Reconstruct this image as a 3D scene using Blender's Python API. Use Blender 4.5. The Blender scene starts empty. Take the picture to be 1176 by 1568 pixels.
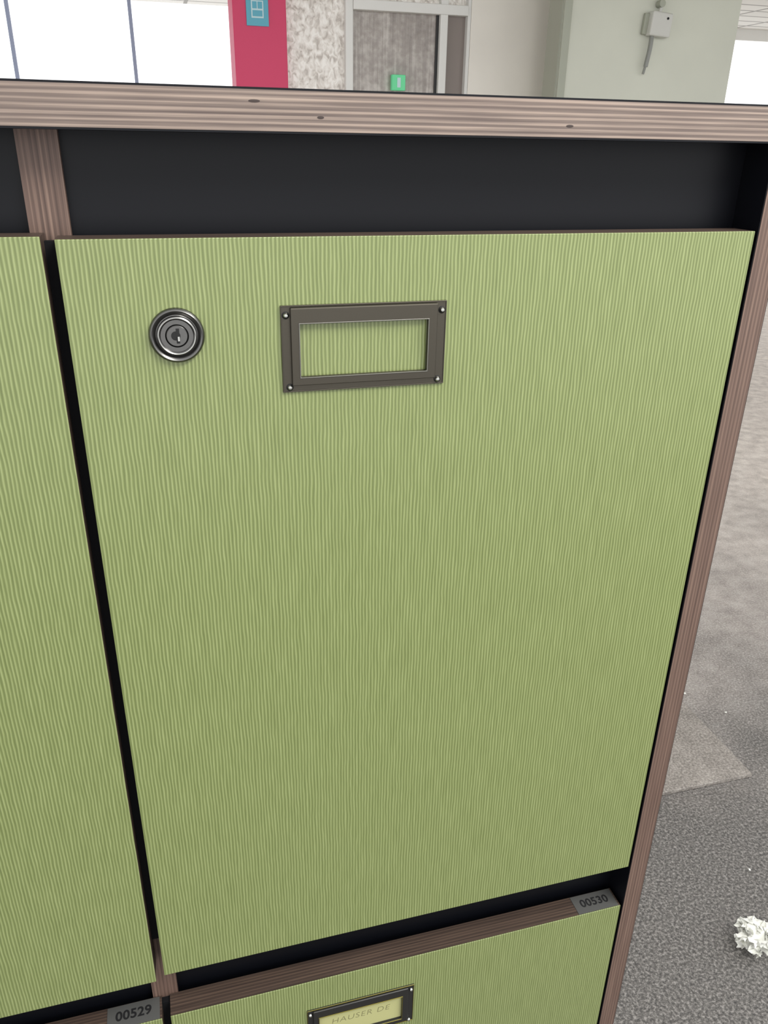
import bpy, bmesh, math, random
from mathutils import Matrix, Vector
random.seed(4)
S = bpy.context.scene
S.view_settings.view_transform = 'Standard'
S.view_settings.look = 'None'
S.view_settings.exposure = 0.0

# ------------------------------------------------------------------ helpers
CAMX, CAMY, CAMZ = 0.0418, -0.3998, 1.66
ZT = 1.619            # top of upper locker doors
def lin(r, g, b):
    f = lambda c: (c/255/12.92) if c/255 <= .04045 else ((c/255+.055)/1.055)**2.4
    return (f(r), f(g), f(b), 1)

def newmat(name, col=(.5,.5,.5,1), rough=.5, metal=0, spec=.5):
    m = bpy.data.materials.new(name); m.use_nodes = True
    b = m.node_tree.nodes['Principled BSDF']
    b.inputs['Base Color'].default_value = col
    b.inputs['Roughness'].default_value = rough
    b.inputs['Metallic'].default_value = metal
    b.inputs['Specular IOR Level'].default_value = spec
    return m

class NT:
    def __init__(s, m): s.t = m.node_tree; s.b = s.t.nodes['Principled BSDF']
    def n(s, typ, **kw):
        nd = s.t.nodes.new(typ)
        for k, v in kw.items(): setattr(nd, k, v)
        return nd
    def l(s, a, b): s.t.links.new(a, b)
    def math(s, op, a, b=None, c=None):
        nd = s.n('ShaderNodeMath', operation=op)
        for i, v in enumerate((a, b, c)):
            if v is None: continue
            if isinstance(v, (int, float)): nd.inputs[i].default_value = v
            else: s.l(v, nd.inputs[i])
        return nd.outputs[0]
    def coords(s):
        g = s.n('ShaderNodeNewGeometry'); return g.outputs['Position']
    def mapped(s, scale):
        mp = s.n('ShaderNodeMapping'); mp.inputs['Scale'].default_value = scale
        s.l(s.coords(), mp.inputs['Vector']); return mp.outputs[0]
    def noise(s, scale3, detail=2, rough=.5, dist=0):
        nd = s.n('ShaderNodeTexNoise'); nd.inputs['Scale'].default_value = 1
        nd.inputs['Detail'].default_value = detail; nd.inputs['Roughness'].default_value = rough
        nd.inputs['Distortion'].default_value = dist
        s.l(s.mapped(scale3), nd.inputs['Vector']); return nd.outputs['Fac']
    def ramp(s, fac, stops):
        r = s.n('ShaderNodeValToRGB'); e = r.color_ramp.elements
        while len(e) < len(stops): e.new(.5)
        for i, (p, c) in enumerate(stops): e[i].position = p; e[i].color = c
        s.l(fac, r.inputs[0]); return r.outputs[0]
    def bump(s, h, strength=.3, dist=.001):
        b = s.n('ShaderNodeBump'); b.inputs['Strength'].default_value = strength
        b.inputs['Distance'].default_value = dist
        s.l(h, b.inputs['Height']); s.l(b.outputs[0], s.b.inputs['Normal'])

def mat_green():
    m = newmat('green_ribbed_laminate', rough=.36, spec=.5); t = NT(m)
    sx = t.n('ShaderNodeSeparateXYZ'); t.l(t.coords(), sx.inputs[0])
    wob = t.noise((110, 1, 40), 2, .5)
    ph = t.math('ADD', t.math('MULTIPLY', sx.outputs[0], 2*math.pi/0.0020), t.math('MULTIPLY', wob, 5.5))
    w = t.math('ADD', t.math('MULTIPLY', t.math('SINE', ph), .5), .5)
    n2 = t.noise((460, 1, 34), 2, .6)
    h = t.math('ADD', t.math('MULTIPLY', w, .55), t.math('MULTIPLY', n2, .42))
    c = t.ramp(h, [(.12, lin(92,102,58)), (.5, lin(110,120,73)), (.85, lin(135,144,97))])
    t.l(c, t.b.inputs['Base Color']); t.bump(h, .5, .0006)
    return m

def mat_ply(name, axis, dark, mid, light, along=0, wavew=.16):
    m = newmat(name, rough=.5, spec=.4); t = NT(m)
    sx = t.n('ShaderNodeSeparateXYZ'); t.l(t.coords(), sx.inputs[0])
    sc = [8, 8, 8]; sc[axis] = 60
    wob = t.noise(tuple(sc), 1)
    ph = t.math('ADD', t.math('MULTIPLY', sx.outputs[axis], 2*math.pi/0.0025), t.math('MULTIPLY', wob, 1.6))
    w = t.math('ADD', t.math('MULTIPLY', t.math('SINE', ph), .5), .5)
    sg = [6, 6, 6]; sg[axis] = 1300
    g = t.noise(tuple(sg), 3, .65)
    sb = [40, 40, 40]; sb[axis] = 300; sb[along] = 14
    g2 = t.noise(tuple(sb), 3, .6)
    h = t.math('ADD', t.math('ADD', t.math('MULTIPLY', w, wavew), t.math('MULTIPLY', g, .6)), t.math('MULTIPLY', g2, .3))
    c = t.ramp(h, [(.36, dark), (.52, mid), (.72, light)])
    t.l(c, t.b.inputs['Base Color']); t.bump(h, .2, .0004)
    return m

GREEN = mat_green()
PLY_TOP = mat_ply('plywood_edge_top', 2, lin(76,64,59), lin(100,87,80), lin(142,126,114), 0, .2)
PLY_V = mat_ply('plywood_edge_upright', 0, lin(68,52,45), lin(90,71,62), lin(116,95,83), 2)
PLY_D = mat_ply('plywood_edge_door', 1, lin(40,31,26), lin(60,48,41), lin(84,68,57), 0)
BLACK = newmat('black_laminate', lin(8,9,14), .42, 0, .2)
GAPBLK = newmat('gap_black', (.004,.004,.005,1), .8, 0, .2)
t = NT(BLACK); n_ = t.noise((900,900,900), 2); t.bump(n_, .05, .0002)
KNOT = newmat('wood_knot', lin(48,36,32), .7)

def mat_metal(name, col, rough):
    m = newmat(name, col, rough, 1.0); t = NT(m)
    n = t.noise((300, 300, 2500), 2)
    r = t.math('ADD', t.math('MULTIPLY', n, .15), rough-.07); t.l(r, t.b.inputs['Roughness'])
    return m
GUN = mat_metal('gunmetal', lin(80,76,68), .4)
GUNL = mat_metal('gunmetal_lock', lin(98,97,95), .3)
GUN2 = mat_metal('nickel_dark', lin(116,114,108), .3)
CHROME = mat_metal('chrome', lin(175,175,170), .22)
BRASS = mat_metal('brass', lin(130,122,62), .35)
BLKP = newmat('black_metal_paint', lin(22,21,20), .4)
DARK = newmat('keyway_black', (.003,.003,.003,1), .8)

def link(o, parent=None):
    S.collection.objects.link(o)
    if parent: o.parent = parent
    return o
def empty(name):
    e = bpy.data.objects.new(name, None); e.empty_display_size = .1; return link(e)
def meshobj(name, bm, mat, parent=None, smooth=False, bevel=0):
    me = bpy.data.meshes.new(name); bm.normal_update(); bm.to_mesh(me); bm.free()
    o = bpy.data.objects.new(name, me)
    for mm in (mat if isinstance(mat, list) else [mat]): me.materials.append(mm)
    if smooth:
        for p in me.polygons: p.use_smooth = True
    if bevel:
        b = o.modifiers.new('bevel', 'BEVEL'); b.width = bevel; b.segments = 2; b.limit_method = 'ANGLE'
    return link(o, parent)
def addbox(bm, x0, x1, y0, y1, z0, z1, mi=0):
    vs = [bm.verts.new((x, y, z)) for x in (x0, x1) for y in (y0, y1) for z in (z0, z1)]
    for f in ((0,1,3,2),(4,6,7,5),(0,4,5,1),(2,3,7,6),(0,2,6,4),(1,5,7,3)):
        fc = bm.faces.new([vs[i] for i in f]); fc.material_index = mi
def box(name, x0, x1, y0, y1, z0, z1, mat, parent=None, bevel=0):
    bm = bmesh.new(); addbox(bm, x0, x1, y0, y1, z0, z1)
    bmesh.ops.recalc_face_normals(bm, faces=bm.faces)
    return meshobj(name, bm, mat, parent, bevel=bevel)
def ring(bm, o, i, yb, yf):
    """rect ring prism. o,i=(x0,x1,z0,z1); yb back, yf front"""
    def rect(r, y): return [bm.verts.new(p) for p in ((r[0],y,r[2]),(r[1],y,r[2]),(r[1],y,r[3]),(r[0],y,r[3]))]
    of, inf, ob, ib = rect(o,yf), rect(i,yf), rect(o,yb), rect(i,yb)
    for k in range(4):
        j = (k+1) % 4
        bm.faces.new((of[k],of[j],inf[j],inf[k])); bm.faces.new((ob[k],ib[k],ib[j],ob[j]))
        bm.faces.new((of[k],ob[k],ob[j],of[j])); bm.faces.new((inf[k],inf[j],ib[j],ib[k]))
def lathe(name, prof, cx, y, cz, mat, parent, seg=72):
    """prof list (r,h) h toward -Y"""
    bm = bmesh.new(); rows = []
    for r, h in prof:
        if r == 0: rows.append([bm.verts.new((cx, y-h, cz))])
        else: rows.append([bm.verts.new((cx+r*math.cos(a), y-h, cz+r*math.sin(a))) for a in [2*math.pi*k/seg for k in range(seg)]])
    for a, b in zip(rows, rows[1:]):
        for k in range(seg):
            j = (k+1) % seg
            if len(b) == 1: bm.faces.new((a[k], a[j], b[0]))
            else: bm.faces.new((a[k], a[j], b[j], b[k]))
    bmesh.ops.recalc_face_normals(bm, faces=bm.faces)
    o = meshobj(name, bm, mat, parent, smooth=True)
    m = o.modifiers.new('es', 'EDGE_SPLIT'); m.split_angle = math.radians(35)
    return o
def text(name, body, size, loc, rot, mat, parent, ext=.00005, shear=0, space=1, off=0):
    c = bpy.data.curves.new(name, 'FONT'); c.body = body; c.size = size; c.align_x = 'CENTER'; c.align_y = 'CENTER'
    c.extrude = ext; c.shear = shear; c.space_character = space; c.offset = off
    c.materials.append(mat)
    o = bpy.data.objects.new(name, c); o.location = loc; o.rotation_euler = rot
    return link(o, parent)

# ------------------------------------------------------------------ locker cabinet
cab = empty('locker_cabinet')
W, G = 0.3695, 0.006
P = W + G
NC = 4
XR0, XR1 = .3716, .3880
XL1 = -P*(NC-1) - .0022; XL0 = XL1 - .0164
ztop = ZT + .0632; zb = ZT + .0447
DEP = .46
box('top_core', XL0, XR1+.0, 0, DEP, zb+.0009, ztop-.0009, PLY_TOP, cab)
box('top_laminate_upper', XL0, XR1, 0, DEP, ztop-.0009, ztop, BLACK, cab)
box('top_laminate_under', XL0, XR1, 0.0002, DEP, zb, zb+.0009, BLACK, cab)
for i, (x, z, rx) in enumerate([(.092, ztop-.0055, .0026), (.122, ztop-.0115, .0016), (.248, ztop-.0125, .002)]):
    lathe('knot_%d' % i, [(1, 0.00012), (.0, .0002)], 0, 0, 0, KNOT, cab, 20)
    k = bpy.data.objects['knot_%d' % i]; k.location = (x, 0, z); k.scale = (rx, 1, .0006)
for nm, a, b in (('side_right', XR0, XR1), ('side_left', XL0, XL1)):
    box(nm+'_core', a+.0006, b-.0006, 0, DEP, .0, zb, PLY_V, cab)
    box(nm+'_laminate_in', a, a+.0006, 0.0003, DEP, .0, zb, BLACK, cab)
    box(nm+'_laminate_out', b-.0006, b, 0.0003, DEP, .0, zb, BLACK, cab)
box('black_front_panel', XL1, XR0, .0235, .034, .0, zb, BLACK, cab)
box('back_panel', XL1, XR0, DEP-.01, DEP, .0, zb, BLACK, cab)
for c in range(NC-1):
    xc = -.003 - P*c
    box('divider_%d' % c, xc-.009, xc+.009, .0182, .0235, .04, zb, PLY_V, cab)
ROWZ = [0, -.5405, -1.081]
DH = .495
CARD = newmat('card_paper', lin(156,155,106), .8)
INK = newmat('pencil_ink', lin(98,96,62), .8)
def holder(x, z, used, par):
    o = (x+.0999, x+.1873, z-.0764, z-.0322); i = (x+.1092, x+.1769, z-.0684, z-.0413)
    m = BLKP if used else GUN
    bm = bmesh.new()
    ring(bm, o, i, 0, -.0008)
    bmesh.ops.recalc_face_normals(bm, faces=bm.faces)
    meshobj('card_holder_flange', bm, m, par, bevel=.0002)
    bm = bmesh.new()
    ring(bm, (o[0]+.0048, o[1]-.0052, o[2]+.0036, o[3]-.0010), i, -.0006, -.0027)
    bmesh.ops.recalc_face_normals(bm, faces=bm.faces)
    meshobj('card_holder_channel', bm, m, par, bevel=.0005)
    rim = BRASS if used else GUN2
    bm = bmesh.new()
    ring(bm, (i[0]-.0006, i[1]+.0006, i[2]-.0006, i[3]+.0006), i, -.0025, -.0031)
    bmesh.ops.recalc_face_normals(bm, faces=bm.faces)
    meshobj('card_holder_lip', bm, rim, par, bevel=.0002)
    bm = bmesh.new()
    ring(bm, o, (o[0]+.0006, o[1]-.0006, o[2]+.0006, o[3]-.0006), -.0007, -.0012)
    bmesh.ops.recalc_face_normals(bm, faces=bm.faces)
    meshobj('card_holder_rim', bm, BRASS if used else GUN, par, bevel=.0002)
    for k, (px, pz) in enumerate([(o[0]+.0026, o[3]-.0048), (o[1]-.0026, o[3]-.0048), (o[0]+.0036, o[2]+.0026), (o[1]-.0036, o[2]+.0026)]):
        lathe('card_holder_pin', [(.0019,.0006),(.0019,.0010),(.0014,.0013)], px, 0, pz, DARK, par, 24)
        lathe('card_holder_pin_head', [(.0015,.0010),(.0013,.0020),(.0008,.0026),(0,.0028)], px, 0, pz, CHROME, par, 24)
    if used:
        box('name_card', i[0]-.001, i[1]+.001, -.0005, -.0002, i[2]-.001, i[3]+.001, CARD, par)
        text('card_writing', 'HAUSER DE', .0085, ((i[0]+i[1])/2, -.00058, (i[2]+i[3])/2+.002), (math.pi/2, 0, 0), INK, par, shear=.15, space=1.12, off=-.0002)
def lock(x, z, par):
    cx, cz = x+.0493, z-.0447
    lathe('lock_rosette', [(.0132,0),(.0132,.0010),(.0128,.0022),(.0120,.0028),(.0112,.0024),(.0106,.0016),(.0100,.0012),(.0096,.0014),(.0093,.0027),(.0087,.0031),(.0081,.0027),(.0077,.0020),(.0056,.0020)], cx, 0, cz, GUNL, par)
    lathe('lock_bright_ring', [(.00895,.0031),(.0087,.0033),(.0084,.0031)], cx, 0, cz, CHROME, par)
    lathe('lock_groove', [(.0056,.0020),(.0055,.0004),(.0050,.0004)], cx, 0, cz, DARK, par)
    lathe('lock_cylinder', [(.0051,.0004),(.0051,.0020),(.0048,.0023),(0,.0023)], cx, 0, cz, GUNL, par)
    bm = bmesh.new()
    addbox(bm, cx-.0004, cx+.0012, -.00245, -.002, cz-.0036, cz+.0036)
    bmesh.ops.recalc_face_normals(bm, faces=bm.faces)
    meshobj('keyway', bm, DARK, par)
    lathe('keyway_recess', [(.0022,.0023),(.0022,.00242),(0,.00242)], cx-.0006, 0, cz+.0001, DARK, par, 32)
    box('keyway_ward', cx+.0002, cx+.0012, -.0029, -.002, cz-.0026, cz-.0002, CHROME, par, bevel=.0002)
LAB = newmat('label_tape', lin(70,70,68), .5)
LABT = newmat('label_text', lin(10,10,12), .6)
nums = {(0,1): '00530', (1,1): '00529', (2,1): '00528', (3,1): '00527', (0,2): '00534', (1,2): '00533', (2,2): '00532', (3,2): '00531'}
for c in range(NC):
    for r in range(3):
        x = -P*c; z = ZT + ROWZ[r]
        zt, zl = z, z-DH
        if c == 1 and r == 0: zt, zl = z+.0013, z-.4993
        box('door_core', x, x+W, .0008, .018, zl, zt, PLY_D, cab)
        box('door_face', x, x+W, 0, .0008, zl, zt, GREEN, cab, bevel=.0003)
        lock(x, z, cab)
        holder(x, z, (c, r) == (0, 1) or (c+r) % 3 == 2, cab)
        if r > 0:
            lx = x+W-.0385
            box('number_label', lx, lx+.037, .0008, .0176, z, z+.0004, LAB, cab)
            text('number_text', nums[(c, r)], .0098, (lx+.0185, .0092, z+.00046), (0, 0, 0), LABT, cab, space=1.05, off=.00025)
        if c > 0:
            box('gap_strip', x+W-.002, x+W+G+.002, .0135, .0182, z-DH+.022, z-.002, GAPBLK, cab)  # plain black strip set into the gap between door columns
box('plinth', XL1, XR0, .012, .0235, 0, ZT+ROWZ[2]-DH-.004, BLACK, cab)

# ------------------------------------------------------------------ room
FL = newmat('floor_carpet_concrete_painted_sheen', rough=.5, spec=.5); t = NT(FL)
n = t.noise((150,150,150), 4, .75); n2 = t.noise((2.2,2.2,2.2), 4, .6); n3 = t.noise((14,14,14), 4, .6)
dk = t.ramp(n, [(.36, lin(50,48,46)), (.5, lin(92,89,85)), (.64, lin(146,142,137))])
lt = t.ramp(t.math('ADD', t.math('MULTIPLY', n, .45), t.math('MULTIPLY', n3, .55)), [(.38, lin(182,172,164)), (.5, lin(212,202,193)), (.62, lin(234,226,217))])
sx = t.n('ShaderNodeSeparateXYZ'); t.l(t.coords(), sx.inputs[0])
fac = t.math('ADD', t.math('MULTIPLY', t.math('SUBTRACT', sx.outputs[1], .9), .42), t.math('MULTIPLY', t.math('SUBTRACT', n2, .5), .6))  # floor pales with distance: window reflection painted into the colour
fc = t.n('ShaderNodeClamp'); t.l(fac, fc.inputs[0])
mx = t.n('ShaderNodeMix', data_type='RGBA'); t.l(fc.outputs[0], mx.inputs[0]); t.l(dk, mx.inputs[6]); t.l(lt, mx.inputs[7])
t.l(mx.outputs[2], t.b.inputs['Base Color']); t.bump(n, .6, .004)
TILE = newmat('loose_carpet_tile', rough=.7); t = NT(TILE)
n = t.noise((150,150,150), 3, .7); n3 = t.noise((12,12,12), 3, .6)
t.l(t.ramp(t.math('ADD', t.math('MULTIPLY', n, .75), t.math('MULTIPLY', n3, .25)), [(.36, lin(100,95,89)), (.5, lin(134,128,121)), (.64, lin(166,160,152))]), t.b.inputs['Base Color']); t.bump(n, .5, .003)
def wallmat(name, col, rough=.7):
    m = newmat(name, col, rough, 0, .3); t = NT(m); n = t.noise((2,2,2), 4)
    mx = t.ramp(n, [(.3, tuple(v*.9 for v in col[:3])+(1,)), (.7, col)]); t.l(mx, t.b.inputs['Base Color'])
    return m
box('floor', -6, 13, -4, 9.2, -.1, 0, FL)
CEIL = newmat('ceiling_grid', rough=.8); t = NT(CEIL)
br = t.n('ShaderNodeTexBrick'); br.offset = 0; br.inputs['Scale'].default_value = 1
br.inputs['Color1'].default_value = lin(222,220,214); br.inputs['Color2'].default_value = lin(214,212,206); br.inputs['Mortar'].default_value = lin(150,148,142)
br.inputs['Mortar Size'].default_value = .02; br.inputs['Brick Width'].default_value = .6; br.inputs['Row Height'].default_value = .3
t.l(t.coords(), br.inputs['Vector']); t.l(br.outputs['Color'], t.b.inputs['Base Color'])
box('ceiling', -6, 13, 1.6, 9.2, 2.91, 3.0, CEIL)

FRAME = newmat('window_frame_blue_grey', lin(160,172,200), .5)
FRAMEW = newmat('frame_white', lin(222,222,218), .45)
WALLB = wallmat('wall_beige', lin(240,236,227))
WALLG = wallmat('wall_grey', lin(196,196,190))
RED = newmat('red_paint', lin(204,50,96), .5)
def X(u): return u + CAMX
def Y(v): return v + CAMY
yb = Y(7)
box('wall_back', -6, X(1.1), yb, yb+.2, 0, .95, WALLG)
box('trim_1', -6, X(1.1), yb-.04, yb+.0, .95, 1.0, FRAME)
w1 = empty('window_1')
for k in range(-6, 2):
    xm = X(.012) + .83*k
    box('mullion', xm-.013, xm+.013, yb+.02, yb+.05, 1.0, 2.91, FRAME, w1)
box('sill_rail', -6, X(1.1), yb+.02, yb+.07, .95, 1.01, FRAME, w1)
y5 = Y(5)
box('pillar_red', X(.535), X(.8225), y5, y5+.22, 0, 2.91, RED, bevel=.004)
TEAL = newmat('sign_teal', lin(70,160,182), .4); WHT = newmat('sign_white', lin(190,215,218), .4)
sg = empty('wall_sign')
zc = CAMZ
box('plate', X(.607), X(.726), y5-.006, y5-.001, zc+.568, zc+.71, TEAL, sg, bevel=.001)
box('icon_frame', X(.634), X(.699), y5-.008, y5-.006, zc+.605, zc+.685, WHT, sg)
bm = bmesh.new()
for (a, b, c_, d) in ((.640,.664,.648,.680),(.669,.693,.648,.680),(.640,.693,.612,.640)):
    addbox(bm, X(a), X(b), y5-.0095, y5-.008, zc+c_, zc+d)
bmesh.ops.recalc_face_normals(bm, faces=bm.faces); meshobj('icon_panes', bm, TEAL, sg)
TG = newmat('textured_glass_light', rough=.35, spec=.6); t = NT(TG)
v = t.n('ShaderNodeTexNoise'); v.inputs['Scale'].default_value = 1; v.inputs['Detail'].default_value = 2; v.inputs['Distortion'].default_value = .8
t.l(t.mapped((36, 36, 26)), v.inputs['Vector'])
t.l(t.ramp(v.outputs['Fac'], [(.34, lin(186,178,170)), (.46, lin(220,214,206)), (.62, lin(244,241,235))]), t.b.inputs['Base Color']); t.bump(v.outputs['Fac'], .5, .015)
TG2 = newmat('textured_glass_brown', rough=.3, spec=.6); t = NT(TG2)
n1 = t.noise((60, 1, 2), 3, .6); n2 = t.noise((30,30,30), 3); n4 = t.noise((1.5, 1, 5), 2)
h = t.math('ADD', t.math('ADD', t.math('MULTIPLY', n1, .35), t.math('MULTIPLY', n2, .3)), t.math('MULTIPLY', n4, .35))
t.l(t.ramp(h, [(.38, lin(132,124,118)), (.5, lin(156,148,141)), (.62, lin(190,184,177))]), t.b.inputs['Base Color']); t.bump(n2, .3, .01)
BRN = newmat('brown_post', lin(132,122,116), .5)
gd = empty('door_1')
box('pane_light', X(.8225), X(1.155), y5+.04, y5+.06, 0, 2.88, TG, gd)
box('stile_mid', X(1.152), X(1.195), y5, y5+.08, 0, 2.88, FRAMEW, gd, bevel=.004)
zt = CAMZ+.672
box('pane_brown', X(1.19), X(1.70), y5+.04, y5+.06, 0, zt+.02, TG2, gd)
box('stile_right', X(1.705), X(1.75), y5, y5+.08, 0, 2.88, FRAMEW, gd, bevel=.004)
box('stile_groove', X(1.69), X(1.706), y5+.03, y5+.08, 0, zt, BLKP, gd)
box('pane_side', X(1.75), X(1.87), y5+.04, y5+.06, 0, zt+.02, BRN, gd)
box('post', X(1.868), X(1.886), y5, y5+.08, 0, 2.88, FRAMEW, gd)
box('transom', X(1.195), X(1.868), y5-.01, y5+.07, zt, zt+.05, FRAMEW, gd, bevel=.004)
box('pane_top', X(1.195), X(1.868), y5+.04, y5+.06, zt+.05, 2.88, TG, gd)
EX = newmat('exit_reflection_green', lin(80,170,120), .4); b = EX.node_tree.nodes['Principled BSDF']
b.inputs['Emission Color'].default_value = lin(90,200,140); b.inputs['Emission Strength'].default_value = .4
es = empty('exit_sign_reflection')  # glowing box stands in for an exit sign's reflection in the glass
box('reflection_body', X(1.425), X(1.505), y5-.0, y5+.035, CAMZ+.285, CAMZ+.365, EX, es, bevel=.003)
box('reflection_arrow', X(1.455), X(1.475), y5-.003, y5, CAMZ+.30, CAMZ+.350, WHT, es)
box('wall_back_right', X(1.888), X(3.28), y5, y5+.15, 0, 2.91, WALLB)
STEEL = wallmat('door_grey_green', lin(204,206,192), .5)
STEELD = newmat('door_edge_grey_green', lin(158,161,146), .5)
d2 = empty('door_2')
y45 = Y(4.5)
box('leaf', X(2.215), X(3.30), y45, y45+.16, 0.01, 2.88, STEEL, d2, bevel=.004)
box('edge_strip', X(2.208), X(2.216), y45+.002, y45+.158, 0.01, 2.88, STEELD, d2)
box('frame_left', X(2.216), X(2.262), y45-.012, y45, 0.01, 2.88, STEELD, d2, bevel=.003)
PLA = newmat('grey_plastic', lin(196,196,189), .45)
dev = empty('door_alarm_box')
ya = y45-.004
def local(bmobj, ang, c):
    bmobj.matrix_world = Matrix.Translation(c) @ Matrix.Rotation(ang, 4, 'Y')
c0 = (X(2.775), ya, CAMZ+.612)
o = box('housing', -.06, .065, -.055, -.0, -.055, .06, PLA, dev, bevel=.008); local(o, math.radians(4), c0)
o = box('flange', -.085, -.045, -.02, -.0, -.05, .05, STEELD, dev, bevel=.003); local(o, math.radians(4), c0)
lathe('screw_a', [(.006,.055),(.006,.058),(0,.058)], c0[0]+.035, c0[1], c0[2]+.03, DARK, dev, 16)
lathe('conduit_gland', [(.018,.0),(.018,.04),(0,.04)], c0[0], c0[1], c0[2]+.10, STEELD, dev, 24)
def tube(name, pts, r, mat, par):
    c = bpy.data.curves.new(name, 'CURVE'); c.dimensions = '3D'; c.bevel_depth = r; c.bevel_resolution = 4; c.use_fill_caps = True
    s = c.splines.new('BEZIER'); s.bezier_points.add(len(pts)-1)
    for q, p in zip(s.bezier_points, pts): q.co = p; q.handle_left_type = q.handle_right_type = 'AUTO'
    c.materials.append(mat); o = bpy.data.objects.new(name, c); return link(o, par)
tube('conduit', [(c0[0]-.0, ya-.02, c0[2]+.05), (c0[0]+.005, ya-.025, c0[2]+.10), (c0[0]-.005, ya-.02, c0[2]+.4), (c0[0]-.005, ya-.02, 2.90)], .009, PLA, dev)
GR = newmat('handle_grey', lin(130,132,126), .4)
tube('lever', [(c0[0]-.035, ya-.03, c0[2]-.04), (c0[0]-.038, ya-.035, c0[2]-.10), (c0[0]-.048, ya-.03, c0[2]-.20)], .012, GR, dev)
tube('lever_ring', [(c0[0]-.048, ya-.03, c0[2]-.19), (c0[0]-.052, ya-.02, c0[2]-.235)], .007, GR, dev)
y9 = Y(9)
box('wall_far', X(3.2), 13, y9, y9+.15, 0, .5, WALLG)
w2 = empty('window_2')
for k in range(8):
    xm = X(3.4+1.3*k); box('mullion', xm-.03, xm+.03, y9+.02, y9+.08, .5, 2.91, FRAMEW, w2)
box('sill_rail', X(3.2), 13, y9+.02, y9+.08, .5, .56, FRAMEW, w2)
box('head_rail', X(3.2), 13, y9+.02, y9+.08, 2.8, 2.91, FRAMEW, w2)
box('wall_side_return', X(3.12), X(3.28), y5+.15, y9, 0, 2.91, WALLB)

bm = bmesh.new()
addbox(bm, .94, 1.578, 1.030, 1.66, .001, .013)
bmesh.ops.recalc_face_normals(bm, faces=bm.faces)
meshobj('carpet_tile', bm, TILE, bevel=.002)
PAPER = newmat('crumpled_paper', lin(226,226,218), .8)
# crumpled tissue: faceted core with folded petals
bm = bmesh.new()
rr = random.Random(11)
bmesh.ops.create_icosphere(bm, subdivisions=2, radius=1)
for vt in bm.verts:
    p = vt.co.normalized()
    q = (p + Vector((rr.uniform(-.18,.18), rr.uniform(-.18,.18), rr.uniform(-.18,.18))))
    r = rr.uniform(.62, .95)
    vt.co = Vector((q.x*.040, q.y*.036, q.z*.036))*r
for k in range(46):
    d = Vector((rr.gauss(0,1), rr.gauss(0,1), rr.gauss(.25,.9))).normalized()
    a = d.orthogonal().normalized(); a = Matrix.Rotation(rr.uniform(0, 6.28), 3, d) @ a; b_ = d.cross(a)
    base = Vector((d.x*.026, d.y*.024, d.z*.024)); wd_ = rr.uniform(.010,.020); ht = rr.uniform(.010,.021)
    rows = []
    for j in range(4):
        tt = j/3
        rows.append([bm.verts.new(base + d*(ht*tt) + a*((i/3-.5)*wd_*(1+.5*tt)) + b_*((.006*tt*tt) + (.003 if (i+j)%2 else -.003)*rr.uniform(.4,1.3)) + d*rr.uniform(-.002,.002)) for i in range(4)])
    for j in range(3):
        for i in range(3):
            q4 = (rows[j][i], rows[j][i+1], rows[j+1][i+1], rows[j+1][i])
            bm.faces.new((q4[0], q4[1], q4[2])); bm.faces.new((q4[0], q4[2], q4[3]))
ms = min(vt.co.z for vt in bm.verts)
for vt in bm.verts: vt.co.z -= ms
pb = meshobj('crumpled_paper_ball', bm, PAPER); pb.location = (1.208, .565, .0)
bm = bmesh.new()
for (x, y, s) in ((1.62,1.42,.006),(1.69,1.30,.004),(1.75,1.6,.005),(1.5,.86,.004),(1.35,.75,.004),(1.66,1.86,.006)):
    q = [bm.verts.new((x+random.uniform(.6,1.3)*s*math.cos(a), y+random.uniform(.6,1.3)*s*math.sin(a), .002+random.random()*.003)) for a in (0,1.2,2.6,3.8,5)]
    bm.faces.new(q)
meshobj('paper_scraps', bm, PAPER)

# ------------------------------------------------------------------ light
wd = bpy.data.worlds.new('World'); S.world = wd; wd.use_nodes = True
bg = wd.node_tree.nodes['Background']; bg.inputs[0].default_value = (.98,.985,1,1); bg.inputs[1].default_value = 1.8
def area(name, loc, tgt, size, power, col=(1,1,1)):
    l = bpy.data.lights.new(name, 'AREA'); l.shape = 'RECTANGLE'; l.size, l.size_y = size; l.energy = power; l.color = col
    o = bpy.data.objects.new(name, l); o.location = loc
    o.rotation_euler = (Vector(tgt)-Vector(loc)).to_track_quat('-Z', 'Y').to_euler(); link(o)
area('fill_light', (.95, -.75, 2.7), (.3, 0, 1.7), (1.2, .3), 42, (1,.99,.95))  # added unseen fill light, brightens the upper part of the doors

# ------------------------------------------------------------------ camera
cd = bpy.data.cameras.new('camera'); co = bpy.data.objects.new('camera', cd); link(co)
r = Vector((.9638, -.2663, .0158)).normalized()
f = Vector((.2479, .8735, -.4189)); f = (f - f.dot(r)*r).normalized()
u = r.cross(f)
M = Matrix(((r.x, u.x, -f.x, CAMX), (r.y, u.y, -f.y, CAMY), (r.z, u.z, -f.z, CAMZ), (0,0,0,1)))
co.matrix_world = M
cd.sensor_fit = 'HORIZONTAL'; cd.sensor_width = 36; cd.lens = 36*1220/1176; cd.clip_start = .01
S.camera = co
